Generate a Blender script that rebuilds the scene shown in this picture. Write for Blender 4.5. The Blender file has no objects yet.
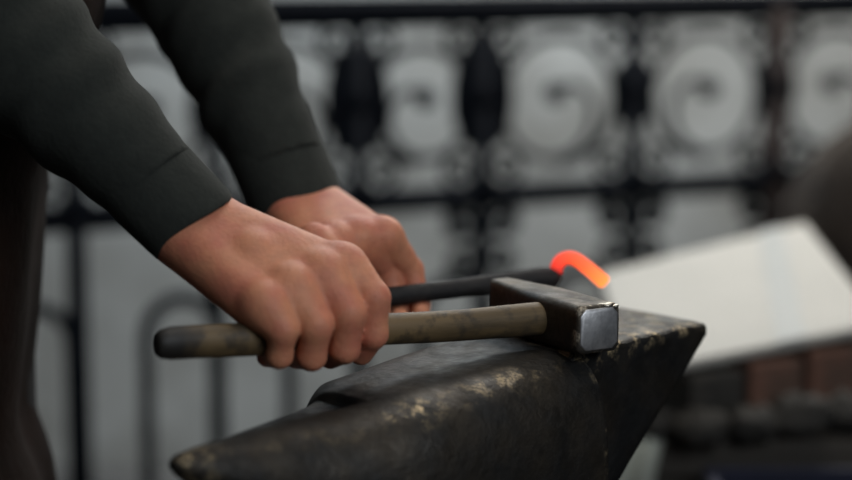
import bpy, math, random
import numpy as np
from mathutils import Vector
random.seed(4)
SC = bpy.context.scene
COL = SC.collection
PI = math.pi

# ------------------------------------------------------------------ camera maths (852 x 480 frame)
FPX = 852 * 85 / 36
PITCH = math.radians(8.7)
CAM = np.array([0, -1.55, 1.102])
FW = np.array([0, math.cos(PITCH), -math.sin(PITCH)])
UP = np.array([0, math.sin(PITCH), math.cos(PITCH)])
RT = np.array([1.0, 0, 0])
def ray(px, py): return FW + RT * (px - 426) / FPX - UP * (py - 240) / FPX
def ony(px, py, Y):
    d = ray(px, py); return CAM + d * ((Y - CAM[1]) / d[1])
def ondepth(px, py, D): return CAM + ray(px, py) * D
def V(*a): return np.array(a, float)
def unit(v): v = np.asarray(v, float); return v / np.linalg.norm(v)

# ------------------------------------------------------------------ materials
def new_mat(name):
    m = bpy.data.materials.new(name); m.use_nodes = True
    nt = m.node_tree; nt.nodes.clear()
    out = nt.nodes.new('ShaderNodeOutputMaterial'); b = nt.nodes.new('ShaderNodeBsdfPrincipled')
    nt.links.new(b.outputs[0], out.inputs[0])
    return m, nt, b
def noise_fac(nt, scale, detail=4, rough=.55, lo=.35, hi=.65, stretch=None, dist=0.0):
    tc = nt.nodes.new('ShaderNodeTexCoord'); n = nt.nodes.new('ShaderNodeTexNoise')
    n.inputs['Scale'].default_value = scale; n.inputs['Detail'].default_value = detail
    n.inputs['Roughness'].default_value = rough; n.inputs['Distortion'].default_value = dist
    if stretch:
        mp = nt.nodes.new('ShaderNodeMapping'); mp.inputs['Scale'].default_value = stretch
        nt.links.new(tc.outputs['Object'], mp.inputs[0]); nt.links.new(mp.outputs[0], n.inputs['Vector'])
    else: nt.links.new(tc.outputs['Object'], n.inputs['Vector'])
    r = nt.nodes.new('ShaderNodeMapRange'); r.inputs[1].default_value = lo; r.inputs[2].default_value = hi
    nt.links.new(n.outputs['Fac'], r.inputs[0])
    return r.outputs[0]
def mixc(nt, fac, a, b):
    m = nt.nodes.new('ShaderNodeMix'); m.data_type = 'RGBA'
    nt.links.new(fac, m.inputs[0])
    for s, i in ((a, 6), (b, 7)):
        if hasattr(s, 'is_output'): nt.links.new(s, m.inputs[i])
        else: m.inputs[i].default_value = (*s, 1)
    return m.outputs[2]
def mixf(nt, fac, a, b):
    r = nt.nodes.new('ShaderNodeMapRange'); r.inputs[3].default_value = a; r.inputs[4].default_value = b
    nt.links.new(fac, r.inputs[0]); return r.outputs[0]
def bump(nt, b, fac, strength, dist):
    n = nt.nodes.new('ShaderNodeBump'); n.inputs['Strength'].default_value = strength; n.inputs['Distance'].default_value = dist
    nt.links.new(fac, n.inputs['Height']); nt.links.new(n.outputs[0], b.inputs['Normal'])
def simple(name, c1, c2, scale, rough=.6, metal=0.0, bs=.3, bd=.002, stretch=None, detail=5, rough2=None, lo=.35, hi=.65, sss=0):
    m, nt, b = new_mat(name)
    f = noise_fac(nt, scale, detail, stretch=stretch, lo=lo, hi=hi)
    nt.links.new(mixc(nt, f, c1, c2), b.inputs['Base Color'])
    if rough2 is None: b.inputs['Roughness'].default_value = rough
    else: nt.links.new(mixf(nt, f, rough, rough2), b.inputs['Roughness'])
    b.inputs['Metallic'].default_value = metal
    if bs: bump(nt, b, noise_fac(nt, scale * 3.1, 5, stretch=stretch), bs, bd)
    return m

M = {}
# skin
m, nt, b = new_mat('skin')
f = noise_fac(nt, 38, 3, lo=.38, hi=.66)
f2 = noise_fac(nt, 160, 4, lo=.35, hi=.7)
c = mixc(nt, f, (.62, .26, .145), (.53, .175, .112))
c = mixc(nt, mixf(nt, f2, 0, .3), c, (.36, .15, .09))
nt.links.new(c, b.inputs['Base Color']); b.inputs['Roughness'].default_value = .52
b.inputs['Specular IOR Level'].default_value = .3; b.inputs['Subsurface Weight'].default_value = .12; b.inputs['Subsurface Radius'].default_value = (.006, .002, .001); b.inputs['Subsurface Scale'].default_value = 1.0
bump(nt, b, noise_fac(nt, 420, 4), .35, .0006)
M['skin'] = m
M['sweater'] = simple('sweater_knit', (.014, .0165, .0135), (.019, .022, .018), 90, .95, 0, .35, .0007)
M['apron'] = simple('apron_leather', (.016, .0065, .0035), (.008, .004, .0025), 9, .9, 0, .4, .002); M['apron'].node_tree.nodes['Principled BSDF'].inputs['Specular IOR Level'].default_value = .15
M['trousers'] = simple('trouser_cloth', (.012, .012, .014), (.020, .020, .022), 30, .9)
M['boot'] = simple('boot_leather', (.015, .010, .008), (.03, .02, .015), 30, .5)
M['hair'] = simple('dark_hair', (.02, .012, .008), (.04, .025, .015), 200, .6, stretch=(1, 1, .2))
M['eye'] = simple('eye_white', (.7, .68, .65), (.75, .72, .7), 50, .2, bs=0)
# anvil steel: dark forged steel, brightened by a mask of worn spots and painted highlights
def steel(name, dark, brown, worn, rlo=.34, rhi=.6, wear_glint=True):
    m, nt, b = new_mat(name)
    f = noise_fac(nt, 22, 6, .6, .38, .66)
    c = mixc(nt, f, dark, brown)
    met = .75
    if wear_glint:
        at = nt.nodes.new('ShaderNodeAttribute'); at.attribute_name = 'wear_glint'
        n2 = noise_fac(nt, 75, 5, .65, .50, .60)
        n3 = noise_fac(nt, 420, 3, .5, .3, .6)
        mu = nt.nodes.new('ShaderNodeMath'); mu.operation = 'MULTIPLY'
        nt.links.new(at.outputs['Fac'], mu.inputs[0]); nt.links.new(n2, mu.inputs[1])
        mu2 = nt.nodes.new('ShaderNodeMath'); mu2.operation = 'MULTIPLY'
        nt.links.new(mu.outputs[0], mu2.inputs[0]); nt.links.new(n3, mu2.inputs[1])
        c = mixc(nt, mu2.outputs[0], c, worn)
    nt.links.new(c, b.inputs['Base Color']); b.inputs['Metallic'].default_value = met
    nt.links.new(mixf(nt, noise_fac(nt, 45, 6, .65), rlo, rhi), b.inputs['Roughness'])
    bump(nt, b, noise_fac(nt, 130, 8, .62), .35, .0012)
    return m
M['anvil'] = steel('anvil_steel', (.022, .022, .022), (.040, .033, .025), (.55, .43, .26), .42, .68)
M['hammer'] = steel('hammer_steel', (.045, .043, .040), (.085, .068, .050), (.6, .52, .4), .4, .65)
M['hammer_face'] = simple('hammer_face_steel', (.60, .60, .61), (.34, .34, .35), 140, .45, .9, .15, .0003, rough2=.55)
M['hammer_edge'] = simple('bright_steel', (.62, .58, .50), (.4, .36, .3), 300, .3, 1.0, .4, .0005)
M['rod'] = simple('scaled_iron', (.008, .008, .009), (.016, .014, .013), 60, .75, .1, .4, .001)
M['iron'] = simple('painted_iron', (.004, .006, .010), (.008, .010, .015), 40, .8, 0, .2, .001); M['iron'].node_tree.nodes['Principled BSDF'].inputs['Specular IOR Level'].default_value = .12
M['iron_rust'] = simple('rusty_iron', (.012, .009, .009), (.026, .013, .010), 14, .9, 0, .2, .001)
# handle wood
m, nt, b = new_mat('handle_wood')
f = noise_fac(nt, 30, 6, .6, .35, .62, stretch=(.25, 1.6, 1.6))
f2 = noise_fac(nt, 55, 4, .6, .52, .64)
c = mixc(nt, f, (.042, .028, .012), (.145, .095, .042))
c = mixc(nt, mixf(nt, f2, 0, .8), c, (.035, .025, .015))
tc = nt.nodes.new('ShaderNodeTexCoord'); sx = nt.nodes.new('ShaderNodeSeparateXYZ'); nt.links.new(tc.outputs['Object'], sx.inputs[0])
r = nt.nodes.new('ShaderNodeMapRange'); r.inputs[1].default_value = .035; r.inputs[2].default_value = .015; nt.links.new(sx.outputs[0], r.inputs[0])
c = mixc(nt, r.outputs[0], c, (.012, .010, .008))      # butt end dipped black
nt.links.new(c, b.inputs['Base Color']); b.inputs['Roughness'].default_value = .6
bump(nt, b, f, .3, .001); M['handle'] = m
# glowing iron: hottest at the tip
m, nt, b = new_mat('glowing_iron')
at = nt.nodes.new('ShaderNodeAttribute'); at.attribute_name = 'hotness'
cr = nt.nodes.new('ShaderNodeValToRGB'); e = cr.color_ramp.elements
e[0].position = 0; e[0].color = (.5, .012, .010, 1); e[1].position = 1; e[1].color = (1, .26, .05, 1)
x = e.new(.22); x.color = (1, .060, .030, 1); x = e.new(.65); x.color = (1, .12, .035, 1)
nt.links.new(at.outputs['Fac'], cr.inputs[0]); nt.links.new(cr.outputs[0], b.inputs['Emission Color'])
nt.links.new(mixf(nt, at.outputs['Fac'], 1.0, 1.7), b.inputs['Emission Strength'])
b.inputs['Base Color'].default_value = (.05, .02, .02, 1); b.inputs['Roughness'].default_value = .7
M['glow'] = m
M['wall'] = simple('wall_plaster', (.56, .58, .57), (.34, .34, .32), 4.5, .9, 0, .3, .004, detail=5)
M['side'] = simple('side_plaster', (.10, .10, .10), (.14, .13, .12), 2, .9, 0, .3, .004)
M['floor'] = simple('concrete_floor', (.09, .09, .09), (.05, .05, .05), 3, .85, 0, .3, .003)
M['wood'] = simple('bench_wood', (.030, .027, .023), (.055, .045, .035), 9, .8, 0, .4, .002, stretch=(.3, 2, 2))
M['stump'] = simple('stump_wood', (.08, .055, .035), (.13, .09, .06), 12, .85, 0, .4, .003, stretch=(2, 2, .3))
M['white'] = simple('white_board_face', (.47, .45, .405), (.42, .405, .365), 5, .6, 0, .1, .001)
M['white_band'] = simple('grey_blue_band', (.36, .37, .355), (.34, .35, .34), 5, .5, 0, .1, .001)
M['brick'] = simple('fire_brick', (.16, .075, .05), (.09, .055, .04), 25, .9, 0, .5, .003)
M['coal'] = simple('dark_brick', (.045, .040, .033), (.025, .023, .020), 18, .9, 0, .6, .004)
M['blue'] = simple('blue_plastic', (.004, .006, .020), (.006, .008, .026), 10, .8)
M['pale'] = simple('pale_stone', (.42, .44, .38), (.30, .31, .28), 14, .8)
M['sack'] = simple('brown_canvas', (.045, .032, .022), (.028, .020, .015), 16, .9, 0, .6, .004)
M['lampmetal'] = simple('lamp_enamel', (.1, .12, .11), (.12, .14, .13), 20, .4)

# ------------------------------------------------------------------ mesh helpers
def mesh_obj(name, verts, faces, mat, parent=None, smooth=True, loc=None):
    me = bpy.data.meshes.new(name)
    me.from_pydata([tuple(map(float, v)) for v in verts], [], [tuple(map(int, f)) for f in faces])
    me.update()
    o = bpy.data.objects.new(name, me); COL.objects.link(o)
    if mat is not None: me.materials.append(mat)
    if smooth: me.polygons.foreach_set('use_smooth', [True] * len(me.polygons))
    if parent is not None: o.parent = parent
    if loc is not None: o.location = loc
    return o
def fix_normals(o):
    import bmesh
    bm = bmesh.new(); bm.from_mesh(o.data); bmesh.ops.recalc_face_normals(bm, faces=bm.faces); bm.to_mesh(o.data); bm.free()
    return o
def empty(name, loc, label, cat, group=None):
    o = bpy.data.objects.new(name, None); COL.objects.link(o); o.location = tuple(map(float, loc)); o.empty_display_size = .05
    return tag(o, label, cat, group)
def tag(o, label, cat, group=None):
    o['label'] = label; o['category'] = cat
    if group: o['group'] = group
    return o
def keep(o, parent):      # parent a mesh made in world coordinates to an Empty that only has a location
    o.parent = parent; o.location = -Vector(parent.location) if parent.type == 'EMPTY' else Vector((0, 0, 0)); return o
def loft(rings, closed_caps=True):
    n = len(rings[0]); vs = [p for r in rings for p in r]; fs = []
    for i in range(len(rings) - 1):
        for j in range(n):
            k = (j + 1) % n; fs.append((i * n + j, i * n + k, (i + 1) * n + k, (i + 1) * n + j))
    if closed_caps:
        fs.append(tuple(range(n))[::-1]); fs.append(tuple((len(rings) - 1) * n + j for j in range(n)))
    return vs, fs
def tube(path, radii, nseg=12, flat=1.0, cap=True):
    path = [np.asarray(p, float) for p in path]; N = len(path)
    if np.isscalar(radii): radii = [radii] * N
    T = []
    for i in range(N):
        T.append(unit(path[min(i + 1, N - 1)] - path[max(i - 1, 0)]))
    ref = V(0, 0, 1) if abs(T[0][2]) < .9 else V(0, 1, 0)
    nrm = unit(np.cross(T[0], ref)); rings = []
    for i in range(N):
        nrm = unit(nrm - T[i] * (nrm @ T[i])); bn = np.cross(T[i], nrm)
        rings.append([path[i] + radii[i] * (math.cos(a) * nrm + flat * math.sin(a) * bn) for a in np.linspace(0, 2 * PI, nseg, endpoint=False)])
    return loft(rings, cap)
def merge(parts):
    vs, fs = [], []
    for v, f in parts:
        o = len(vs); vs += list(v); fs += [tuple(i + o for i in q) for q in f]
    return vs, fs
def boxm(c, X, Y, Z):       # centre and three half-axis vectors
    c, X, Y, Z = map(lambda q: np.asarray(q, float), (c, X, Y, Z))
    vs = [c + sx * X + sy * Y + sz * Z for sx in (-1, 1) for sy in (-1, 1) for sz in (-1, 1)]
    return vs, [(0, 1, 3, 2), (4, 6, 7, 5), (0, 4, 5, 1), (2, 3, 7, 6), (0, 2, 6, 4), (1, 5, 7, 3)]
def bevel(o, w, seg=2):
    md = o.modifiers.new('bevel', 'BEVEL'); md.width = w; md.segments = seg; md.limit_method = 'ANGLE'; md.angle_limit = math.radians(35)
    return o
def box_obj(name, c, X, Y, Z, mat, parent=None, bw=.003):
    v, f = boxm(c, X, Y, Z); o = mesh_obj(name, v, f, mat, smooth=False); fix_normals(o)
    if bw: bevel(o, bw)
    if parent is not None: keep(o, parent)
    return o
def structure(o): o['kind'] = 'structure'; return o
def float_attr(o, name, fn):
    a = o.data.attributes.new(name, 'FLOAT', 'POINT')
    a.data.foreach_set('value', [float(fn(v.co)) for v in o.data.vertices])

# ------------------------------------------------------------------ implicit surfaces on a graded grid
def smin(a, b, k):
    h = np.maximum(k - np.abs(a - b), 0) / k
    return np.minimum(a, b) - h * h * k * .25
def graded(segs):            # [(start, end, step), ...] contiguous
    out = []
    for s, e, st in segs:
        n = max(1, int(round((e - s) / st))); out += list(s + (e - s) * np.arange(n) / n)
    out.append(segs[-1][1]); return np.array(out)
class Field:
    def __init__(s, xs, ys, zs):
        s.ax = (xs, ys, zs); s.D = np.full((len(xs), len(ys), len(zs)), .05, np.float32)
    def sl(s, lo, hi):
        r = []
        for a, l, h in zip(s.ax, lo, hi):
            i = max(np.searchsorted(a, l) - 1, 0); j = min(np.searchsorted(a, h) + 1, len(a)); r.append(slice(i, max(j, i + 1)))
        return tuple(r)
    def grid(s, sl):
        return np.meshgrid(*(a[q].astype(np.float32) for a, q in zip(s.ax, sl)), indexing='ij')
    @staticmethod
    def cap(G, a, b, ra, rb):
        X, Y, Z = G; ab = b - a; L = float(ab @ ab) + 1e-12
        t = np.clip(((X - a[0]) * ab[0] + (Y - a[1]) * ab[1] + (Z - a[2]) * ab[2]) / L, 0, 1)
        return np.sqrt((X - a[0] - t * ab[0]) ** 2 + (Y - a[1] - t * ab[1]) ** 2 + (Z - a[2] - t * ab[2]) ** 2) - (ra + t * (rb - ra))
    def cone(s, a, b, ra, rb, k=.01, pad=.05):
        a = np.asarray(a, float); b = np.asarray(b, float); R = max(ra, rb) + pad
        sl = s.sl(np.minimum(a, b) - R, np.maximum(a, b) + R); G = s.grid(sl)
        s.D[sl] = smin(s.D[sl], s.cap(G, a, b, ra, rb), k)
    def ell(s, c, r, k=.01, rot=None, pad=.05, sub=False):
        c = np.asarray(c, float); R = max(r) + pad; sl = s.sl(c - R, c + R); G = s.grid(sl)
        P = [g - q for g, q in zip(G, c)]
        if rot is not None: P = [sum(rot[j][i] * P[j] for j in range(3)) for i in range(3)]
        q = np.sqrt(sum((p / rr) ** 2 for p, rr in zip(P, r))); d = (q - 1) * min(r)
        s.D[sl] = -smin(-s.D[sl], d, k) if sub else smin(s.D[sl], d, k)
    def profile(s, rows, off=0, k=.02):   # vertical stack of ellipses: rows (z, cx, cy, rx, ry)
        R = np.array(rows, float); z0, z1 = R[0, 0] - off, R[-1, 0] + off
        lo = (min(R[:, 1] - R[:, 3]) - .1, min(R[:, 2] - R[:, 4]) - .1, z0 - .06); hi = (max(R[:, 1] + R[:, 3]) + .1, max(R[:, 2] + R[:, 4]) + .1, z1 + .06)
        sl = s.sl(lo, hi); X, Y, Z = s.grid(sl); f = lambda i: np.interp(Z, R[:, 0], R[:, i])
        rx, ry = f(3) + off, f(4) + off
        d = (np.sqrt(((X - f(1)) / rx) ** 2 + ((Y - f(2)) / ry) ** 2) - 1) * np.minimum(rx, ry)
        d = -smin(-d, -np.maximum(z0 - Z, Z - z1), .03)
        s.D[sl] = smin(s.D[sl], d, k)
    def mesh(s):
        D = s.D; xs, ys, zs = s.ax; S = D < 0
        n = [q - 1 for q in D.shape]
        cnt = np.zeros(n, np.uint8)
        for i in (0, 1):
            for j in (0, 1):
                for k in (0, 1): cnt += S[i:i + n[0], j:j + n[1], k:k + n[2]]
        act = (cnt > 0) & (cnt < 8); I, J, K = np.nonzero(act)
        idx = np.full(n, -1, np.int64); idx[I, J, K] = np.arange(len(I))
        P = np.zeros((len(I), 3)); W = np.zeros(len(I))
        cor = [(a, b, c) for a in (0, 1) for b in (0, 1) for c in (0, 1)]
        for a in cor:
            for ax in range(3):
                if a[ax]: continue
                b = list(a); b[ax] = 1
                da = D[I + a[0], J + a[1], K + a[2]]; db = D[I + b[0], J + b[1], K + b[2]]
                mk = (da < 0) != (db < 0); t = np.where(mk, da / np.where(mk, da - db, 1), 0)
                q = [xs[I + a[0]], ys[J + a[1]], zs[K + a[2]]]; A = s.ax[ax]; ii = (I, J, K)[ax]
                q[ax] = A[ii] + t * (A[ii + 1] - A[ii])
                for d in range(3): P[:, d] += np.where(mk, q[d], 0)
                W += mk
        P /= W[:, None]
        F = []
        for ax in range(3):
            u, v = [(1, 2), (2, 0), (0, 1)][ax]
            lo = [slice(1, None)] * 3; lo[ax] = slice(0, None)
            sa = [slice(1, -1)] * 3; sb = [slice(1, -1)] * 3; sa[ax] = slice(0, -1); sb[ax] = slice(1, None)
            A, B = S[tuple(sa)], S[tuple(sb)]
            for flip, mk in ((0, A & ~B), (1, ~A & B)):
                q = np.array(np.nonzero(mk))
                for d in (u, v): q[d] += 1
                c = []
                for du, dv in ((-1, -1), (0, -1), (0, 0), (-1, 0)):
                    w = q.copy(); w[u] += du; w[v] += dv; c.append(idx[w[0], w[1], w[2]])
                c = np.stack(c, 1)
                F.append(c[:, ::-1] if flip else c)
        return P, np.concatenate(F)
def field_obj(name, fld, mat):
    P, F = fld.mesh()
    me = bpy.data.meshes.new(name)
    me.vertices.add(len(P)); me.vertices.foreach_set('co', P.astype(np.float32).ravel())
    me.loops.add(F.size); me.loops.foreach_set('vertex_index', F.astype(np.int32).ravel())
    me.polygons.add(len(F)); me.polygons.foreach_set('loop_start', np.arange(0, F.size, 4, dtype=np.int32))
    me.update(calc_edges=True); me.validate()
    me.polygons.foreach_set('use_smooth', np.ones(len(me.polygons), bool))
    me.materials.append(mat)
    o = bpy.data.objects.new(name, me); COL.objects.link(o); return o

# ================================================================== THE SETTING
def slab(name, lo, hi, mat):
    lo, hi = V(*lo), V(*hi); h = (hi - lo) / 2
    return structure(box_obj(name, (lo + hi) / 2, (h[0], 0, 0), (0, h[1], 0), (0, 0, h[2]), mat, bw=0))
slab('floor', (-2.2, -2.6, -.06), (2.6, 2.7, 0), M['floor'])
slab('wall_back', (-2.2, 2.5, 0), (2.6, 2.6, 2.8), M['wall'])
slab('wall_left', (-2.3, -2.6, 0), (-2.2, 2.6, 2.8), M['side'])

# ================================================================== ANVIL ON ITS STUMP
P0 = V(.221, -.001, .8); AX = V(-.7071, -.7071, 0); NV = V(.7071, -.7071, 0)
def A(u, v, z): return P0 + AX * u + NV * v + V(0, 0, z - .8)
anvil_base = A(.24, -.046, .53)
anvil = empty('anvil', anvil_base, 'big dark steel anvil with pointed horn under the hammer', 'anvil')
US = np.concatenate([np.linspace(.152, .160, 4), np.linspace(.165, .318, 44), np.linspace(.320, .345, 26), np.linspace(.35, .485, 40), np.linspace(.486, .4935, 6)])
ku = [.152, .20, .26, .317, .326, .336, .38, .43, .47, .485, .4935]
kW = [.073, .073, .070, .066, .0645, .0600, .0470, .0300, .0165, .0115, .003]
kz = [.8000, .7990, .7950, .7895, .7890, .7865, .7820, .7795, .7780, .7770, .7725]
kc = [.81, .81, .81, .81, .810, .7795, .7795, .7830, .790, .79, .79]
kH = [.200, .195, .18, .160, .155, .145, .104, .062, .031, .019, .006]
kn = [3.4, 3.4, 3.2, 3.0, 2.9, 2.7, 2.3, 2.0, 2.0, 2.0, 2.0]
def sring(u, vc, W, zt, H, nt_, nb, N=96):
    zcb = float(np.interp(u, ku, kc))
    r = []
    for t in np.linspace(0, 2 * PI, N, endpoint=False):
        c, s = math.cos(t), math.sin(t); n = nt_ if s > 0 else nb
        n = float(np.interp(u, [.317, .338], [6.0, n])) if (s > 0 and c < 0) else n; v = math.copysign(abs(c) ** (2 / n), c) * W; z = math.copysign(abs(s) ** (2 / n), s)
        zc = zt - .5 * H
        zz = zc + .5 * H * z; zcl = zcb + max(0, v + .006) * .5; hq = max(.004 - abs(zz - zcl), 0) / .004
        r.append(A(u, vc + v, min(zz, zcl) - hq * hq * .001))
    return r
rings = []
for u in US:
    g = lambda k: float(np.mean(np.interp(np.clip(u + np.linspace(-1, 1, 9) * min(.016, (u - .152), (.4935 - u)), .152, .4935), ku, k)))
    rings.append(sring(u, -.046, g(kW), g(kz), g(kH), g(kn), 2.0))
# rounded-in right end
e = [np.array(p) for p in rings[0]]; cen = sum(e) / len(e)
first = [[cen + (p - cen) * f - AX * d for p in e] for f, d in ((.6, .0015), (.93, .0015), (.985, .001))]
v, f = loft(first + rings)
rng = np.random.RandomState(3)
def lump(P, s, amp):      # gentle hand-forged unevenness
    P = np.array(P); ph = [rng.uniform(0, 6.28, 3) for _ in range(4)]; fr = [rng.uniform(.6, 1.6, 3) * s for _ in range(4)]
    d = sum(np.sin(P * f_ + p_).sum(1) for f_, p_ in zip(fr, ph)) / 12
    return P + amp * d[:, None] * V(.4, -.4, .8)
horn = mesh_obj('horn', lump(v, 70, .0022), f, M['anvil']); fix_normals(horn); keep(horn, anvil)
def wear_glint_horn(co):  # worn chips, plus painted highlights on shoulder and horn tip, bright line at seam
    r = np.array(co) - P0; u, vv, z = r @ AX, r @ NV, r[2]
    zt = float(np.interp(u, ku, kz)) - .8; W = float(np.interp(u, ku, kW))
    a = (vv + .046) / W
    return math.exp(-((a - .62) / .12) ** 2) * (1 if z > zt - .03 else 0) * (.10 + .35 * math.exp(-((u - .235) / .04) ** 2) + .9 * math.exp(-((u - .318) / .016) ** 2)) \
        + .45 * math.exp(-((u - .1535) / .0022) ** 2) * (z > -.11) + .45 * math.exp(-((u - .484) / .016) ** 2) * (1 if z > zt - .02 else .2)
float_attr(horn, 'wear_glint', wear_glint_horn)
# heel: flat table whose underside slopes steeply to the waist
def heelring(u):
    zt = .8; zb = float(np.interp(u, [0, .006, .012, .10, .15, .2], [.789, .782, .776, .688, .645, .62]))
    a, bnear = -.0915, 0.0
    lowv = -.005 * min(1, max(0, (.79 - zb) / .09)); c = .0035; pts = [(bnear + lowv, zb + c), (bnear, zt - c), (bnear - c * .35, zt - c * .3), (bnear - c, zt), (a + c, zt), (a, zt - c), (a, zb + c), (a + c, zb), (bnear + lowv - c, zb)]
    out = []
    for i in range(len(pts)):
        p, q = V(*pts[i]), V(*pts[(i + 1) % len(pts)])
        for t in np.linspace(0, 1, 8, endpoint=False): out.append(p + (q - p) * t)
    return out
uu = np.concatenate([[0, .0012, .004], np.linspace(.008, .162, 50)])
rings = []
for i, u in enumerate(uu):
    r = heelring(u)
    if i == 0: cz = sum(r) / len(r); r = [cz + (p - cz) * V(.97, .8) for p in r]
    if i == 1: cz = sum(r) / len(r); r = [cz + (p - cz) * V(.99, .93) for p in r]
    rings.append([A(u, p[0], p[1]) for p in r])
v, f = loft(rings)
P = np.array(v); ed = np.exp(-((P - P0) @ NV / .006) ** 2) * (P[:, 2] > .79)
P[:, 2] -= ed * (.0011 + .0011 * np.sin(((P - P0) @ AX) * 210) * np.sin(((P - P0) @ AX) * 67 + 1))
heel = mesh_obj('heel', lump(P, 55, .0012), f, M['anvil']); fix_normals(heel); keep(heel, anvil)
float_attr(heel, 'wear_glint', lambda co: (lambda r: math.exp(-((r @ NV + .001) / .0028) ** 2) * (r[2] > -.006) * 1.1 + .25 * (r[2] > -.001))(np.array(co) - P0))
# waist and spread feet
rings = []
for z, lu, lv in ((.53, .165, .082), (.555, .165, .082), (.572, .15, .075), (.60, .105, .058), (.635, .088, .05), (.66, .09, .05), (.69, .08, .05)):
    rings.append([A(.235 + lu * math.copysign(abs(math.cos(t)) ** .45, math.cos(t)), -.046 + lv * math.copysign(abs(math.sin(t)) ** .45, math.sin(t)), z) for t in np.linspace(0, 2 * PI, 40, endpoint=False)])
v, f = loft(rings); waist = mesh_obj('waist', v, f, M['anvil']); fix_normals(waist); keep(waist, anvil)
rings = []
for z, r in ((0, .25), (.05, .245), (.3, .235), (.5, .235), (.522, .232), (.53, .225)):
    rings.append([V(anvil_base[0] + r * (1 + .03 * math.sin(3 * t + 1)) * math.cos(t), anvil_base[1] + r * (1 + .02 * math.sin(5 * t)) * math.sin(t), z) for t in np.linspace(0, 2 * PI, 48, endpoint=False)])
v, f = loft(rings); st = mesh_obj('tree_stump', v, f, M['stump']); fix_normals(st)
tag(st, 'round wooden stump block that carries the anvil', 'stump')

# ================================================================== HAMMER
FC = V(.1255, -.122, .8185)                    # centre of the striking face
pv0 = unit(V(.53, -.85, 0)); HC = FC - pv0 * .049
BUTT = ony(156, 345, -.249)
h = unit(HC - BUTT); hx = unit(V(h[0], h[1], 0)); pv = V(hx[1], -hx[0], 0)   # pv: towards camera, along the head to its face
hammer = empty('hammer', HC, 'forge hammer with square steel head and worn wooden handle, lying on the anvil', 'hammer')
hw, hh = .0158, .0172
def hring(t, wl, wr, up_, dn, c):    # octagon-cornered section at distance t along the head
    pts = [(-wl + c, up_), (wr - c, up_), (wr, up_ - c), (wr, -dn + c), (wr - c, -dn), (-wl + c, -dn), (-wl, -dn + c), (-wl, up_ - c)]
    out = []
    for i in range(8):
        a, b_ = V(*pts[i]), V(*pts[(i + 1) % 8]); n = 7 if i % 2 == 0 else 2
        for s in np.linspace(0, 1, n, endpoint=False): out.append(a + (b_ - a) * s)
    tilt = V(0, 0, .035)
    return [HC + (pv + tilt * 0) * t + hx * q[0] + V(0, 0, q[1]) for q in out]
secs = [(.0490, .0170, .0170, .0155, .0155, .0044), (.0480, .0184, .0184, .0172, .0172, .004), (.0465, .0190, .0190, .0178, .0178, .0038),
        (.030, .0188, .0188, .0178, .0178, .0036), (.016, .0188, .0188, .0179, .0178, .0034), (.0, .0196, .0196, .0180, .0178, .0036), (-.016, .0188, .0188, .0181, .0178, .0034),
        (-.030, .0172, .0166, .0183, .0178, .003), (-.050, .0150, .0120, .0187, .0178, .0026), (-.068, .0132, .0078, .0190, .0176, .0024), (-.0765, .0122, .0058, .0189, .0172, .0022), (-.0795, .0100, .0038, .0172, .0156, .0018)]
rings = []
for (s0, s1) in zip(secs[:-1], secs[1:]):
    n = max(1, int(abs(s1[0] - s0[0]) / .003))
    for i in range(n): rings.append(hring(*[a + (b_ - a) * i / n for a, b_ in zip(s0, s1)]))
rings.append(hring(*secs[-1]))
v, f = loft(rings); hd = mesh_obj('hammer_head', lump(v, 120, .0006), f, M['hammer']); fix_normals(hd); keep(hd, hammer)
def wear_ham(co):
    r = np.array(co) - HC; t, w, z = r @ pv, r @ hx, r[2]
    top = math.exp(-((z - .0180) / .0016) ** 2)
    return min(1, top * .12 + math.exp(-((t - .0465) / .003) ** 2) * (.9 if z > .009 or w < -.012 else .5))
float_attr(hd, 'wear_glint', wear_ham)
fr = hring(.0490, .0166, .0166, .0152, .0152, .0046); fr2 = hring(.0497, .0158, .0158, .0144, .0144, .0046); fr0 = hring(.0470, .0166, .0166, .0152, .0152, .0046)
v, f = loft([fr0, fr, fr2]); fc = mesh_obj('striking_face', v, f, M['hammer_face']); fix_normals(fc); keep(fc, hammer)
fc['label'] = 'bright grey square striking face'
# burr of mushroomed steel on the top edge of the face
bl = []
for (w, t, z, r) in ((.004, .045, .0178, .0022), (.008, .0465, .0176, .0028), (.012, .0445, .0178, .0024), (.0145, .047, .0165, .0026)):
    c0 = HC + pv * t + hx * w + V(0, 0, z - .0012); rg = []
    for th in np.linspace(.15, PI - .15, 6): rg.append([c0 + r * V(math.sin(th) * math.cos(a) * 1.5, math.sin(th) * math.sin(a) * 1.2, math.cos(th) * .55) for a in np.linspace(0, 2 * PI, 9, endpoint=False)])
    bl.append(loft(rg))
v, f = merge(bl); bo = mesh_obj('burr', lump(v, 900, .0006), f, M['hammer_edge']); fix_normals(bo); keep(bo, hammer)
# handle: built along local x from the butt
L = float(np.linalg.norm(HC - BUTT))
rings = []
for x in np.concatenate([[0, .001, .003, .006], np.linspace(.01, L - .017, 50), [L - .014, L - .004, L + .0215]]):
    rz = float(np.interp(x, [0, .003, .01, .05, .16, .25, L - .02, L - .014, L - .01], [.0075, .0098, .0112, .0116, .0112, .0116, .0126, .0122, .0105]))
    ry = rz * .84
    rings.append([V(x, ry * math.cos(a) + .0004 * math.sin(x * 60), rz * math.sin(a) + .0005 * math.sin(x * 43 + 1)) for a in np.linspace(0, 2 * PI, 24, endpoint=False)])
v, f = loft(rings); hn = mesh_obj('handle', v, f, M['handle']); fix_normals(hn)
hn.parent = hammer; hn.location = Vector(BUTT - HC); hn.rotation_euler = Vector(h).to_track_quat('X', 'Z').to_euler()

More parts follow.
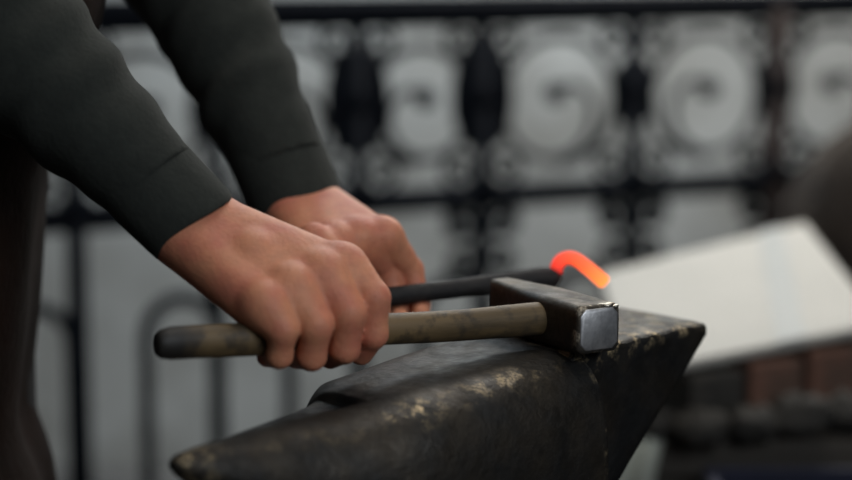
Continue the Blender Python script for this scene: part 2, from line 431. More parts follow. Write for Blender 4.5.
# ================================================================== GLOWING ROD
R0 = ony(395, 296, -.002); R1 = ony(540, 278.5, .05); rd = unit(R1 - R0)
rq = unit(V(rd[1], -rd[0], 0))                # towards the camera
rod = empty('iron_rod', R0, 'dark iron rod with a glowing orange curled tip held over the anvil', 'iron rod')
path = [R0 - rd * s for s in (.085, .06, .04, .02)] + [R0 + (R1 - R0) * t for t in np.linspace(0, 1, 10)] + [ony(553, 277, .052)]
path += [ony(556.5, 272, .053)]
v, f = tube(path, [.0076] * 8 + list(np.linspace(.0076, .0094, 6)) + [.0086, .0062], 14); o = mesh_obj('dark_shank', v, f, M['rod']); fix_normals(o); keep(o, rod)
gp = [(556, 273), (556.5, 268), (558.5, 263), (563, 259), (570, 257.5), (577, 260), (584, 265), (592, 271.5), (599, 277.5), (604, 282)]
gpts = [ony(x, y, .053) for x, y in gp]
dense = []
for i in range(len(gpts) - 1):
    for t in np.linspace(0, 1, 5, endpoint=False):
        p0, p1, p2, p3 = gpts[max(i - 1, 0)], gpts[i], gpts[i + 1], gpts[min(i + 2, len(gpts) - 1)]
        dense.append(.5 * (2 * p1 + (p2 - p0) * t + (2 * p0 - 5 * p1 + 4 * p2 - p3) * t * t + (3 * p1 - p0 - 3 * p2 + p3) * t ** 3))
dense.append(gpts[-1]); n = len(dense)
dense.append(gpts[-1] + unit(gpts[-1] - gpts[-2]) * .002)
rr = list(np.interp(np.arange(n), [0, 8, n - 1], [.0052, .0052, .0058])) + [.0042]
v, f = tube(dense, rr, 16); o = mesh_obj('glowing_tip', v, f, M['glow']); fix_normals(o); o['label'] = 'red hot curled end'
dn_ = np.array(dense); float_attr(o, 'hotness', lambda co: float(np.argmin(((dn_ - np.array(co)) ** 2).sum(1))) / (len(dn_) - 1)); keep(o, rod)

# ================================================================== PERSON
person = empty('person', (-.42, .02, 0), 'person in dark sweater and leather apron gripping the hammer and the hot rod', 'person')
tq = np.linspace(0, .3, 601); H0 = BUTT + h * tq[int(np.argmin([abs(((BUTT + h * t - CAM) @ RT) / ((BUTT + h * t - CAM) @ FW) * FPX + 426 - 320) for t in tq]))]                          # centre of the right fist on the handle axis
ph = unit(np.cross(h, V(0, 0, 1))); zh = np.cross(ph, h)
def RL(s, p, z): return H0 + .01 * (h * s + ph * p + zh * z)
def LL(s, p, z): return R0 + .01 * (rd * s + rq * p + np.cross(rq, rd) * z)
right = dict(L=RL, f=[[(-4.8, .9, 2.5), (-4.0, 2.1, .9), (-3.8, 1.4, -1.0), (-3.6, -.8, -1.5)], [(-2.5, .6, 3.4), (-1.7, 2.45, 1.1), (-1.5, 1.7, -1.15), (-1.3, -.9, -1.7)],
                      [(-.1, .5, 4.2), (.7, 2.6, 1.8), (.85, 2.1, -.7), (1.0, -.2, -1.7)], [(1.7, .0, 4.7), (2.85, 2.2, 2.7), (3.0, 2.2, .2), (2.9, .8, -1.4)]])
right['W'] = RL(-.4, .1, 4.6) + V(-.087, .028, .026)
right['thumb'] = [(-4.0, -2.6, 5.4), (.6, -2.9, 2.6), (2.8, -2.6, .4), (4.0, -1.4, -1.1)]
left = dict(L=LL, f=[[(-5.9, -1.2, 3.8), (-5.0, -2.1, .8), (-4.9, -.8, -1.4), (-4.8, .8, -1.4)], [(-4.1, -1.5, 4.5), (-2.8, -2.4, .8), (-2.6, -1.0, -1.6), (-2.6, .9, -1.6)],
                     [(-2.1, -1.6, 4.7), (.5, -2.3, 1.4), (.6, -1.0, -1.6), (-.1, 1.0, -1.6)], [(-.1, -1.5, 4.6), (2.3, -2.1, 1.5), (2.5, -1.0, -1.2), (1.8, .7, -1.45)]])
left['W'] = ony(297, 200, .075)
left['thumb'] = [(-6.2, -1.0, 5.0), (-4.4, 1.0, 2.6), (-2.7, 2.3, .9), (-2.0, 1.7, -.8)]
RELB = ony(-38, -8, -.115); LELB = ony(190, -34, .165)
RSH = V(-.405, -.185, 1.385); LSH = V(-.405, .195, 1.385)
xs = graded([(-.66, -.23, .012), (-.23, .025, .0014), (.025, .06, .008)])
ys = graded([(-.27, -.235, .01), (-.235, .11, .0015), (.11, .29, .01)])
zs = graded([(0, .77, .02), (.77, .925, .0014), (.925, 1.46, .012), (1.46, 1.80, .006)])
B = Field(xs, ys, zs)
def hand(Hd, fr=(.0108, .0121, .0126, .0122), wr=.0172, kr=.0130, web=.45, tb=1.0):
    Lf, W = Hd['L'], Hd['W']; fing = [[Lf(*q) for q in f_] for f_ in Hd['f']]; th = [Lf(*q) for q in Hd['thumb']]
    allp = np.array([q for f_ in fing for q in f_] + th + [W]); sl = B.sl(allp.min(0) - .04, allp.max(0) + .04); G = B.grid(sl)
    c = unit(fing[3][0] - fing[0][0]); mid = (fing[1][0] + fing[2][0]) / 2; d = unit(mid - W); nd = unit(np.cross(c, d))
    if (nd @ (fing[2][1] - fing[2][3] + V(0, 0, .02))) < 0: nd = -nd          # dorsal side
    pal = None
    for i, f_ in enumerate(fing):
        w0 = W + c * (-.0140 + .0095 * i)
        q = B.cap(G, w0, f_[0] - nd * .001, wr, kr if i else kr * .92); pal = q if pal is None else smin(pal, q, .012)
    base = [f_[0] for f_ in fing]
    fleshy = [(W - c * .014 - nd * .008, base[0] - nd * .010 - d * .012, .017, .0125), (W + c * .008 - nd * .010, th[1], .019 * tb, .0135 * tb), (W - nd * .008, (base[1] + base[2]) / 2 - nd * .010 - d * .012, .017, .012),
              (base[0] - nd * .007, base[3] - nd * .007, .0085, .0095)]
    for a_, b_, ra, rb in fleshy: pal = smin(pal, B.cap(G, a_, b_, ra, rb), .014)
    for i, f_ in enumerate(fing):                                     # knuckle heads
        kn = B.cap(G, f_[0] + nd * .0022 - d * .002, f_[0] + nd * .0012 + d * .003, .0096, .0094); pal = smin(pal, kn, .011)
    fs = None
    for f_, r in zip(fing, fr):
        q = B.cap(G, f_[0], f_[1], r * 1.10, r * .98)
        m1 = f_[0] * .45 + f_[1] * .55; q = smin(q, B.cap(G, m1, m1 + (f_[1] - f_[0]) * .05, r * 1.03, r * 1.0), .006)
        q = smin(q, B.cap(G, f_[1], f_[2], r * .98, r * .80), .004); q = smin(q, B.cap(G, f_[2], f_[3], r * .80, r * .68), .004)
        fs = q if fs is None else smin(fs, q, .001)
    for f0, f1 in zip(fing[:-1], fing[1:]):          # webs between neighbouring fingers
        w0_ = (f0[0] + f1[0]) / 2 - nd * .003; w1_ = w0_ + ((f0[1] - f0[0]) + (f1[1] - f1[0])) / 2 * web; pal = smin(pal, B.cap(G, w0_, w1_, kr * .80, kr * .55), .008)
    tt = smin(B.cap(G, th[0], th[1], .016 * tb, .0135 * tb), B.cap(G, th[1], th[2], .0125 * tb, .0105 * tb), .006); tt = smin(tt, B.cap(G, th[2], th[3], .0105, .0082), .004)
    # fingers crease against one another but flow into the back of the hand
    allh = smin(pal, fs, .010); allh = smin(allh, tt, .006)
    B.D[sl] = smin(B.D[sl], allh, .012)
    return c, d, nd
torso = [(.86, -.425, .005, .105, .158), (.95, -.42, .005, .108, .155), (1.05, -.39, .005, .118, .15), (1.2, -.385, .005, .115, .165), (1.33, -.395, .005, .105, .175), (1.41, -.40, .005, .075, .13), (1.44, -.40, .005, .06, .08)]
B.profile(torso)
FR = hand(right); FL = hand(left, (.0086, .0100, .0106, .0104), .0170, .0118, .3, .82)
def wristarm(W, E, S, fr):
    c, d, nd = fr; fa = unit(E - W)
    for o_ in (-.009, .009): B.cone(W + c * o_, W + fa * .05 + c * o_, .0185, .0200, .012, .03)
    B.cone(W + fa * .03, E, .026, .040, .015); B.cone(E, S, .040, .052, .02)
wristarm(right['W'], RELB, RSH, FR); wristarm(left['W'], LELB, LSH, FL)
for s_ in (-1, 1):
    hipj, kne, ank = V(-.425, .005 + s_ * .085, .90), V(-.405, .005 + s_ * .11, .49), V(-.44, .005 + s_ * .12, .09)
    B.cone(hipj, kne, .085, .058, .03); B.cone(kne, ank, .055, .038, .02); B.cone(ank, ank + V(.14, s_ * .02, -.05), .036, .03, .02)
HEAD = V(-.335, .005, 1.625); ca, sa_ = math.cos(.5), math.sin(.5)
ROT = np.array([[ca, 0, sa_], [0, 1, 0], [-sa_, 0, ca]])       # head nods down towards the work
def hp(x, y, z): return HEAD + ROT @ V(x, y, z)
B.cone(V(-.40, .005, 1.40), hp(-.03, 0, -.06), .062, .055, .03)
B.ell(hp(-.012, 0, .025), (.098, .076, .088), .02, ROT); B.ell(hp(.03, 0, -.055), (.058, .055, .06), .03, ROT)
B.cone(hp(.084, 0, .0), hp(.108, 0, -.032), .010, .015, .012); B.cone(hp(.075, -.03, .028), hp(.075, .03, .028), .014, .014, .015)
B.cone(hp(.082, -.018, -.066), hp(.082, .018, -.066), .008, .008, .008); B.cone(hp(.080, -.015, -.077), hp(.080, .015, -.077), .008, .008, .006)
B.ell(hp(.075, 0, -.10), (.02, .025, .016), .02, ROT)
for s_ in (-1, 1):
    B.ell(hp(.088, s_ * .032, .006), (.016, .018, .012), .008, ROT, sub=True)
    B.ell(hp(-.01, s_ * .078, -.008), (.022, .009, .032), .006, ROT)
body = field_obj('body', B, M['skin']); keep(body, person)
for s_ in (-1, 1):
    v, f = tube([hp(.070, s_ * .032, .006) + ROT @ V(0, 0, .012 * math.cos(t)) for t in np.linspace(PI, 0, 9)], [max(.0008, .012 * math.sin(t)) for t in np.linspace(PI, 0, 9)], 14)
    o = mesh_obj('eye', v, f, M['eye']); fix_normals(o); keep(o, person)
    v, f = tube([hp(.0805, s_ * .032, .0045), hp(.0824, s_ * .032, .0042), hp(.0828, s_ * .032, .0041)], [.0056, .0050, .002], 14); ir = mesh_obj('iris', v, f, M['hair']); fix_normals(ir); ir.parent = o
HF = Field(graded([(-.52, -.2, .007)]), graded([(-.11, .12, .007)]), graded([(1.5, 1.76, .007)]))
HF.ell(hp(-.02, 0, .035), (.104, .084, .094), .01, ROT); HF.ell(hp(.09, 0, -.03), (.085, .11, .085), .012, ROT, sub=True)
hr = field_obj('hair', HF, M['hair']); keep(hr, person)

# clothing ---------------------------------------------------------
S = Field(graded([(-.66, -.34, .010), (-.34, -.07, .0026), (-.07, -.03, .008)]), graded([(-.30, -.21, .008), (-.21, .22, .003), (.22, .31, .008)]), graded([(.84, .86, .006), (.86, 1.09, .0026), (1.09, 1.47, .009)]))
S.profile([(z, a_, b_, c_ + .012, d_ + .012) for z, a_, b_, c_, d_ in torso[1:]], 0)
def sleeve(W, E, Sh, start, r0, r1, r2, seed):
    fa = unit(E - W); a0 = W + fa * start
    sl = S.sl(np.minimum(a0, E) - .12, np.maximum(a0, E) + .12); X, Y, Z = G = S.grid(sl)
    d = np.full(X.shape, .05, np.float32); L_ = float(np.linalg.norm(E - a0))
    t = ((X - a0[0]) * fa[0] + (Y - a0[1]) * fa[1] + (Z - a0[2]) * fa[2])
    e1 = unit(np.cross(fa, V(0, 1, 0))); e2 = np.cross(fa, e1)
    an = np.arctan2((X - a0[0]) * e2[0] + (Y - a0[1]) * e2[1] + (Z - a0[2]) * e2[2], (X - a0[0]) * e1[0] + (Y - a0[1]) * e1[1] + (Z - a0[2]) * e1[2])
    d = S.cap(G, a0, E, r0, r1)
    d = np.maximum(d, -t - .004)
    rs = np.random.RandomState(seed); w = 0
    for i in range(4):
        lam = rs.uniform(.035, .075); w = w + np.sin(2 * PI * t / lam + rs.uniform(0, 6) + rs.choice([-1, 1]) * an + .9 * np.sin(2 * an + rs.uniform(0, 6))) * rs.uniform(.4, 1)
    amp = np.clip((t - .012) / .06, 0, 1) * np.clip((L_ + .05 - t) / .05, 0, 1)
    d = d - .0019 * w * amp - .0012 * np.exp(-((t - .062 - .012 * np.sin(an + seed)) / .010) ** 2)
    S.D[sl] = smin(S.D[sl], d.astype(np.float32), .012)
    S.cone(E, Sh, r1, r2, .02)
CUFF = .052
sleeve(right['W'], RELB, RSH, .044, .0355, .063, .070, 5)
sleeve(left['W'], LELB, LSH, .034, .0375, .056, .066, 9)
sweater = field_obj('sweater', S, M['sweater']); keep(sweater, person)
def cuff(W, E, fr, r, sh):
    c, d, nd = fr; fa = unit(E - W); W = W + fa * sh; c = unit(c - fa * (c @ fa)); b_ = np.cross(fa, c); rings = []
    prof = [(.080, .93), (.066, 1.0), (.045, 1.025), (.03, 1.025), (.012, 1.015), (-.004, 1.0), (-.012, .985), (-.0155, .955), (-.0165, .92), (-.0145, .885), (-.008, .87), (.008, .86), (.02, .84)]
    for t, k_ in prof:
        rings.append([W + fa * (t + .004 * math.sin(2 * a_ + 1) * (t < .02)) + (c * math.cos(a_) * 1.04 + b_ * math.sin(a_) * .90) * r * k_ * (1 + .012 * math.sin(3 * a_ + t * 30)) for a_ in np.linspace(0, 2 * PI, 56, endpoint=False)])
    v_, f_ = loft(rings, False); o_ = mesh_obj('cuff', v_, f_, M['sweater']); fix_normals(o_); o_.parent = sweater; return o_
cuff(right['W'], RELB, FR, .0352, .013); cuff(left['W'], LELB, FL, .0375, .002)
T = Field(graded([(-.62, -.25, .010)]), graded([(-.27, .28, .010)]), graded([(.08, 1.02, .012)]))
T.profile([(.88, -.425, .005, .112, .166), (.985, -.42, .005, .114, .162)], 0)
for s_ in (-1, 1):
    hipj, kne, ank = V(-.425, .005 + s_ * .085, .90), V(-.405, .005 + s_ * .11, .49), V(-.44, .005 + s_ * .12, .14)
    T.cone(hipj, kne, .098, .074, .03); T.cone(kne, ank, .074, .062, .02)
tr = field_obj('trousers', T, M['trousers']); keep(tr, person)
for s_ in (-1, 1):
    K = Field(graded([(-.54, -.22, .006)]), graded([(.005 + s_ * .14 - .10, .005 + s_ * .14 + .10, .006)]), graded([(-.03, .2, .006)]))
    ank = V(-.44, .005 + s_ * .12, .15)
    K.cone(ank, ank + V(0, 0, -.07), .054, .056, .01); K.cone(ank + V(-.02, 0, -.10), ank + V(.14, s_ * .03, -.105), .048, .046, .03)
    sl = K.sl((-9, -9, -9), (9, 9, 9)); X, Y, Z = K.grid(sl); K.D = np.maximum(K.D, -Z + .002).astype(np.float32)
    o = field_obj('boot', K, M['boot']); keep(o, person)
# leather apron, a thick sheet wrapped round the front
zrow = np.linspace(.42, 1.27, 44); av = []
def aprow(z, off):
    cx = np.interp(z, [.42, .9, 1.05, 1.27], [-.41, -.415, -.39, -.385]); fx = np.interp(z, [.42, .60, .665, .70, .725, .80, .92, .98, 1.04, 1.15, 1.27], [-.30, -.300, -.308, -.322, -.326, -.313, -.300, -.274, -.249, -.240, -.252])
    ry = np.interp(z, [.42, .9, 1.05, 1.27], [.225, .212, .186, .196]); amax = np.interp(z, [.42, .98, 1.06, 1.27], [1.35, 1.35, 1.1, .62])
    out = []
    for a_ in np.linspace(-amax, amax, 36):
        wv = .006 * math.sin(a_ * 9 + z * 4) * np.interp(z, [.42, .95], [1.6, .2])
        out.append(V(cx + (fx - cx + off + wv) * math.cos(a_), .005 + (ry + off + wv) * math.sin(a_), z))
    return out
fr_, bk_ = [aprow(z, 0) for z in zrow], [aprow(z, -.004) for z in zrow]
rings = [f_ + b_[::-1] for f_, b_ in zip(fr_, bk_)]
v, f = loft(rings); apron = mesh_obj('apron', v, f, M['apron']); fix_normals(apron); keep(apron, person)
for s_ in (-1, 1):
    pts = [V(-.275, .005 + s_ * .095, 1.26), V(-.29, .005 + s_ * .095, 1.34), V(-.33, .005 + s_ * .09, 1.415), V(-.40, .005 + s_ * .08, 1.455), V(-.46, .005 + s_ * .06, 1.43), V(-.50, .005 + s_ * .02, 1.36)]
    v, f = tube(pts, .012, 10, .3); o = mesh_obj('strap', v, f, M['apron']); fix_normals(o); o.parent = apron

# ================================================================== WROUGHT IRON GATE
GA = math.radians(23); G0 = V(.2727, 1.6, 0); GD = V(math.cos(GA), math.sin(GA), 0); GN = V(math.sin(GA), -math.cos(GA), 0)
def gs(px):            # distance along the gate of the upright seen at this column
    d = ray(px, 200); d = d[:2]; r = CAM[:2] - G0[:2]
    # CAM + t d = G0 + s GD
    Mx = np.array([[GD[0], -d[0]], [GD[1], -d[1]]]); return float(np.linalg.solve(Mx, r)[0])
def gp_(s, z, n=0): return G0 + GD * s + GN * n + V(0, 0, z)
ZT, ZM, ZB, ZA = .985, .700, .13, .575
gate = empty('iron_gate', G0, 'black wrought iron gate with spiral scrolls standing against pale wall', 'gate')
def gobj(name, vf, mat=None):
    o = mesh_obj(name, vf[0], vf[1], mat or M['iron']); fix_normals(o); keep(o, gate); return o
posts = [gs(x) for x in (-220, -75, 75, 215, 358, 482, 632, 772)]; posts += [posts[-1] + .235, posts[-1] + .47]
S0, S1 = posts[0], posts[-1]
for z, hz in ((ZT, .025), (ZM, .018), (ZB, .012)):
    gobj('rail', boxm(gp_((S0 + S1) / 2, z), GD * (S1 - S0 + .03) / 2, GN * .012, V(0, 0, hz)))
for i, s in enumerate(posts):
    w = {2: .0125, 7: .0150, 5: .011, 0: .016, 9: .016}.get(i, .0105)
    z0 = 0 if i in (0, 2, 7, 9) else ZB
    gobj('upright', boxm(gp_(s, (ZT + z0) / 2), GD * w, GN * w, V(0, 0, (ZT - z0) / 2)), M['iron_rust'] if i == 7 else None)
def spiral(c, z, r0, turns, sgn, a0, rend=.012, n=60, pw=1.0):
    P = []
    for t in np.linspace(0, 1, n):
        q = min(1, max(0, (t - .55) / .45)); r = r0 + (rend - r0) * (q * q * (3 - 2 * q) if pw > 1 else t); a = a0 + sgn * turns * 2 * PI * t
        P.append(gp_(c + r * math.cos(a), z + r * math.sin(a)))
    return P
def ball(p, r):
    rg = [[p + r * V(math.sin(t) * math.cos(a), math.sin(t) * math.sin(a), math.cos(t)) for a in np.linspace(0, 2 * PI, 10, endpoint=False)] for t in np.linspace(.15, PI - .15, 7)]
    return loft(rg)
for i in range(len(posts) - 1):
    a_, b_ = posts[i], posts[i + 1]; c = (a_ + b_) / 2; w = (b_ - a_) / 2; zc = (ZT + ZM) / 2 + .002
    r0 = min(w - .016, .098); sg = 1 if i % 2 else -1
    P = spiral(c, zc, r0, 1.6, sg, -PI / 2, .012, 96, 2.0)
    gobj('scroll', merge([tube(P, list(np.linspace(.0075, .0050, 96)), 8), ball(P[-1], .017)]))
    for sx in (-1, 1):                 # small corner scrolls
        gobj('corner_scroll', tube(spiral(c + sx * (w - .036), ZT - .045, .026, 1.3, sx, PI / 2, .006, 26), .0055, 6))
        gobj('corner_scroll', tube(spiral(c + sx * (w - .040), ZM + .045, .028, 1.3, -sx, -PI / 2, .006, 26), .0055, 6))
for i, s in enumerate(posts[1:-1], 1):     # collars and back-to-back leaf scrolls beside the uprights
    big = i in (4, 5)
    for sx in (-1, 1):
        P = [gp_(s + sx * (.013 + (.020 if big else .011) * math.sin(PI * t) ** 1.0), (ZT + ZM) / 2 + (.075 if big else .05) * math.cos(PI * t) + .01) for t in np.linspace(0, 1, 20)]
        gobj('leaf_scroll', tube(P, [.003 + (.016 if big else .011) * math.sin(PI * t) for t in np.linspace(0, 1, 20)], 8))
    gobj('collar', boxm(gp_(s, ZM + .012), GD * .022, GN * .016, V(0, 0, .016))); gobj('collar', boxm(gp_(s, (ZT + ZM) / 2 + .01), GD * .024, GN * .021, V(0, 0, .014)))
    if i in (5, 6, 7):
        for sx in (-1, 1):
            gobj('drop_scroll', tube(spiral(s + sx * .034, ZM - .040, .028, 1.5, -sx, PI / 2, .006, 30), .0070, 7))
            gobj('drop_scroll', tube(spiral(s + sx * .03, ZM - .10, .026, 1.4, sx, -PI / 2, .006, 30), .0060, 7))
def hairpin(s0, s1, zt):
    c, w = (s0 + s1) / 2, (s1 - s0) / 2
    P = [gp_(s0, ZB)] + [gp_(s0, z) for z in np.linspace(ZB + .05, zt - w, 4)] + [gp_(c - w * math.cos(t), zt - w + w * math.sin(t)) for t in np.linspace(.2, PI - .2, 12)] + [gp_(s1, z) for z in np.linspace(zt - w, ZB + .05, 4)] + [gp_(s1, ZB)]
    gobj('hairpin_bar', tube(P, .0105, 8))
hp_s = gs(143); step = gs(216) - gs(143); k = -5
while hp_s + (k + 1) * step < S1:
    if k % 2 == 1 or k % 2 == -1:
        pass
    else:
        sA = hp_s + k * step
        if sA > S0 + .02: hairpin(sA, sA + step, ZA)
    k += 1

# ================================================================== BENCH, WHITE BOARD AND CLUTTER (right, behind)
BL, TL, TR = ondepth(628, 372, 2.10), ondepth(600, 272, 2.42), ondepth(805, 221, 2.62)
n_ = unit(np.cross(TR - TL, BL - TL)); n_ = n_ if n_[2] > 0 else -n_
dB = ray(885, 322); BR = CAM + dB * (((BL - CAM) @ n_) / (dB @ n_))
th = .012
quad = [BL, BR, TR, TL]
wb = empty('white_board', (BL + BR + TR + TL) / 4 - n_ * th, 'large white board lying tilted on bricks behind the anvil', 'board')
def prism(poly, n, t):
    k_ = len(poly); vs = [p for p in poly] + [p - n * t for p in poly]
    return vs, [tuple(range(k_)), tuple(range(k_, 2 * k_))[::-1]] + [(i, (i + 1) % k_, k_ + (i + 1) % k_, k_ + i) for i in range(k_)]
v, f = prism(quad, n_, th); o = mesh_obj('panel', v, f, M['white'], smooth=False); fix_normals(o); bevel(o, .004); keep(o, wb)
lerp = lambda a, b_, t: a + (b_ - a) * t
bq = [lerp(BL, BR, .56), lerp(BL, BR, .68), lerp(TL, TR, .76), lerp(TL, TR, .88)]; bq = [bq[0], bq[1], bq[3], bq[2]]
v, f = prism([q + n_ * .0012 for q in bq], n_, .0012); o = mesh_obj('grey_band', v, f, M['white_band'], smooth=False); fix_normals(o); keep(o, wb); o['label'] = 'pale blue-grey band across the board'  # thin band, slightly darker and greyer than the panel
# bench
ZBN = .565
bench = empty('workbench', (.60, .80, 0), 'dark wooden workbench under the white board behind the anvil', 'workbench')
box_obj('bench_top', (.62, .95, ZBN - .02), (.48, 0, 0), (0, .41, 0), (0, 0, .02), M['wood'], bench)
for sx in (.17, 1.07):
    for sy in (.58, 1.32): box_obj('leg', (sx, sy, (ZBN - .04) / 2), (.03, 0, 0), (0, .03, 0), (0, 0, (ZBN - .04) / 2), M['wood'], bench)
box_obj('shelf', (.62, .95, .20), (.45, 0, 0), (0, .38, 0), (0, 0, .012), M['wood'], bench)
box_obj('apron_rail', (.62, .565, ZBN - .085), (.42, 0, 0), (0, .012, 0), (0, 0, .045), M['wood'], bench)
# supports for the board: bricks under its near edge, a block under its far edge
def under(t, q): return lerp(lerp(BL, BR, t), lerp(TL, TR, t), q) - n_ * th
ed = unit(BR - BL)[:2]; an = math.atan2(ed[1], ed[0])
def brick(name, c, L_, W_, H_, a_, mat, label, cat, group=None, bw=.005):
    X = V(math.cos(a_), math.sin(a_), 0); Y = V(-math.sin(a_), math.cos(a_), 0)
    o_ = box_obj(name, c, X * L_ / 2, Y * W_ / 2, V(0, 0, H_ / 2), mat, bw=bw)
    o_.data.transform(__import__('mathutils').Matrix.Translation(-Vector(tuple(map(float, c))))); o_.location = tuple(map(float, c)); return tag(o_, label, cat, group)
names = ['dark brick under the board, nearest the anvil', 'rusty red brick second from the anvil under the board', 'rusty brick under the middle of the board edge', 'dark brick under the right end of the board edge']
for i, t in enumerate((.30, .53, .76, .95)):
    p = under(t, .07); hgt = p[2] - ZBN - .010
    brick('brick', V(p[0], p[1], ZBN + hgt / 2), .066, .06, hgt, an + random.uniform(-.08, .08), M['brick' if i in (1, 2) else 'coal'], names[i], 'brick', 'bricks propping the white board')
for i, t in enumerate((.2, .8)):
    p = under(t, .85); hgt = p[2] - ZBN - .016
    brick('wood_block', V(p[0], p[1], ZBN + hgt / 2), .08, .05, hgt, an, M['wood'], ['dark wooden block under the far left of the board', 'dark wooden block under the far right of the board'][i], 'block')
# loose dark lumps of coke on the bench in front of the board
def rock(c, r, seed):
    rs = np.random.RandomState(seed); vs, fs = [], []
    nT, nA = 9, 14; ph_ = rs.uniform(0, 6.28, (3, 3)); rg = []
    for i in range(nT):
        t = .08 + (PI - .16) * i / (nT - 1); rg.append([])
        for a_ in np.linspace(0, 2 * PI, nA, endpoint=False):
            d = V(math.sin(t) * math.cos(a_), math.sin(t) * math.sin(a_), math.cos(t))
            k_ = 1 + .22 * sum(math.sin(3 * d @ ph_[j] + j * 2) for j in range(3)) / 1.6
            rg[-1].append(d * r * k_ * V(1.2, 1, .75))
    return loft(rg)
spots = [(655, 428, 2.14, .022), (700, 432, 2.09, .026), (752, 430, 2.14, .024), (800, 424, 2.16, .028), (846, 420, 2.19, .026)]
cl = ['nearest the anvil heel', 'second from the anvil heel', 'in the middle of the row', 'second from the right end of the row', 'at the right end of the row']
for i, (x, y, D, r) in enumerate(spots):
    p = ondepth(x, y, D); dd = ray(x, y); tt_ = (ZBN + r * .6 - CAM[2]) / dd[2]; p = CAM + dd * tt_
    v, f = rock(p, r, 10 + i); o = mesh_obj('coke_lump', v, f, M['coal']); fix_normals(o); zmin = min(q[2] for q in v)
    o.location = (p[0], p[1], ZBN - zmin); tag(o, 'dark coke lump on the bench, ' + cl[i], 'coke', 'lumps of coke on the bench')
# pale rag over the front edge of the bench
rg = []
for t in np.linspace(0, 1, 15):
    y_, z_ = (.635 - .105 * min(t / .45, 1), ZBN + .004) if t < .45 else (.528 - .004 * math.sin((t - .45) * 9), ZBN + .002 - (t - .45) / .55 * .085)
    rg.append([(.165 + .085 * s_ + .006 * math.sin(t * 6), y_ - .007 * math.sin(s_ * 17) * (t > .4), z_ + .004 * abs(math.sin(s_ * 13))) for s_ in np.linspace(0, 1, 20)])
fr2_ = [r_ + [(q[0], q[1] + .003 * (i > 6), q[2] - .003) for q in r_[::-1]] for i, r_ in enumerate(rg)]
v, f = loft(fr2_); o = mesh_obj('rag', v, f, M['pale']); fix_normals(o); tag(o, 'pale rag hanging over the bench edge beside the anvil', 'rag')
# blue crate in front of / below the bench
crate = empty('crate', (.55, .42, 0), 'dark blue plastic crate standing on floor before the bench', 'crate')
cz = .538
for nm, c_, hx_ in (('side_panel', (.55, .345, cz / 2 + .01), (.26, .006, cz / 2)), ('side_panel', (.55, .495, cz / 2 + .01), (.26, .006, cz / 2)), ('end_panel', (.295, .42, cz / 2 + .01), (.006, .07, cz / 2)), ('end_panel', (.805, .42, cz / 2 + .01), (.006, .07, cz / 2)), ('bottom', (.55, .42, .01), (.25, .07, .008))):
    box_obj(nm, c_, (hx_[0], 0, 0), (0, hx_[1], 0), (0, 0, hx_[2]), M['blue'], crate)
box_obj('rim', (.55, .337, cz + .002), (.27, 0, 0), (0, .008, 0), (0, 0, .010), M['blue'], crate)
# slumped brown sack behind the right end of the board
KS2 = Field(graded([(.46, .96, .010)]), graded([(1.09, 1.40, .010)]), graded([(ZBN - .04, .95, .008)]))
KS2.ell((.67, 1.24, ZBN + .11), (.17, .11, .14), .04); KS2.ell((.69, 1.25, ZBN + .20), (.13, .09, .085), .05); KS2.cone((.64, 1.24, ZBN + .21), (.80, 1.25, ZBN + .235), .03, .04, .05)
X, Y, Z = KS2.grid(KS2.sl((-9, -9, -9), (9, 9, 9)))
KS2.D = np.maximum(KS2.D + .0045 * np.sin(np.arctan2(Y - 1.24, X - .69) * 13 + 6 * np.sin(Z * 9)) * np.clip((Z - ZBN) * 6, .2, 1), ZBN + .001 - Z).astype(np.float32)
o = field_obj('sack', KS2, M['sack']); tag(o, 'dark brown full sack slumped behind the right end of the board', 'sack')

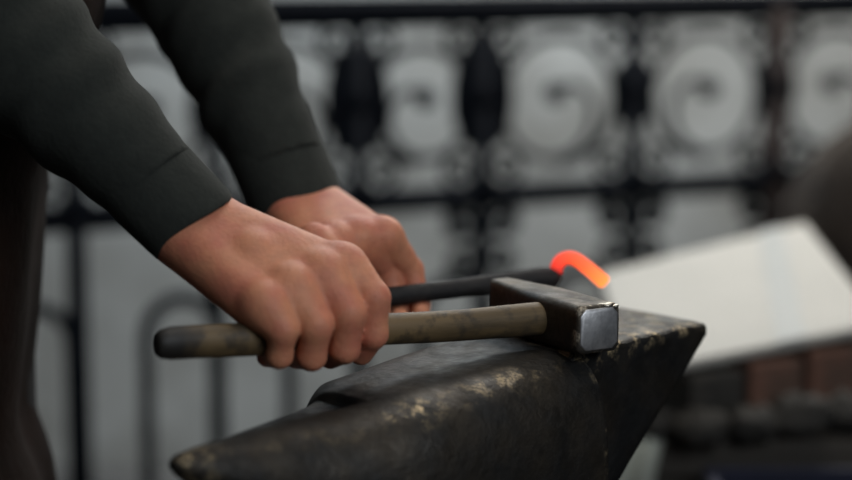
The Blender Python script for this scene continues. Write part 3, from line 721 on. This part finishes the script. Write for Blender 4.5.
# ================================================================== LIGHT
def lamp(name, loc, target, size, power, color, label, sy=None):  # area lights added out of view, housed in made-up shades with cords
    e_ = empty(name, loc, label, 'lamp')
    li = bpy.data.lights.new(name + '_light', 'AREA'); li.shape = 'RECTANGLE'; li.size = size; li.size_y = sy or size; li.energy = power; li.color = color
    lo = bpy.data.objects.new('light', li); COL.objects.link(lo); lo.parent = e_
    d = Vector(tuple(target)) - Vector(tuple(loc)); lo.rotation_euler = d.to_track_quat('-Z', 'Y').to_euler()
    q = d.to_track_quat('-Z', 'Y'); X, Y, Z = (np.array(q @ Vector(a_)) for a_ in ((1, 0, 0), (0, 1, 0), (0, 0, 1)))
    c_ = Z * .05; sy_ = sy or size
    v_, f_ = boxm(c_, X * (size / 2 + .03), Y * (sy_ / 2 + .03), Z * .03); sh = mesh_obj('lamp_shade', v_, f_, M['lampmetal'], e_, smooth=False); fix_normals(sh)
    v_, f_ = tube([V(0, 0, .08), V(0, 0, 2.8 - loc[2])], .008, 8); cd = mesh_obj('cord', v_, f_, M['lampmetal'], e_); fix_normals(cd)
    return e_
lamp('unseen_lamp', (.25, .15, 2.25), (.05, -.1, .8), 1.0, 8.5, (1, .96, .90), 'unseen broad lamp hanging above the anvil', .8)  # soft top light, its source out of view
lamp('unseen_lamp', (1.0, -1.75, 1.85), (.0, -.1, .8), 1.0, 20, (.88, .94, 1), 'unseen cool fill lamp added to the right of the camera', .7)  # front fill added for the hands and the hammer face
lamp('unseen_lamp', (.80, 2.08, 2.45), (.80, 2.42, .8),   .9, 47, (1, .96, .90), 'unseen long warm lamp added at right behind the gate to brighten the wall', .2)  # added to brighten the wall and leave the gate backlit
lamp('unseen_lamp', (-.35, 1.95, 2.45), (-.35, 2.38, .8),   .9, 24, (.78, .90, 1.0), 'unseen long cool lamp added at left behind the gate to brighten the wall', .2)  # added cool counterpart that tints the left of the wall
slab('ceiling', (-2.2, -2.6, 2.8), (2.6, 2.6, 2.86), M['side'])
w = bpy.data.worlds.new('World'); SC.world = w; w.use_nodes = True
bg = w.node_tree.nodes['Background']; bg.inputs[0].default_value = (.62, .74, .95, 1); bg.inputs[1].default_value = .02

# ================================================================== CAMERA
cd = bpy.data.cameras.new('camera'); co = bpy.data.objects.new('camera', cd); COL.objects.link(co)
co.location = tuple(CAM); co.rotation_euler = (PI / 2 - PITCH, 0, 0); cd.lens = 85; cd.sensor_width = 36; cd.clip_start = .05
cd.dof.use_dof = True; fpt = HC + pv * .049; cd.dof.focus_distance = float((fpt - CAM) @ FW); cd.dof.aperture_fstop = 2.3
SC.camera = co
SC.view_settings.view_transform = 'Standard'; SC.view_settings.look = 'None'; SC.view_settings.gamma = 1; SC.view_settings.use_curve_mapping = False
SC.view_settings.exposure = 0
SC.cycles.use_denoising = True
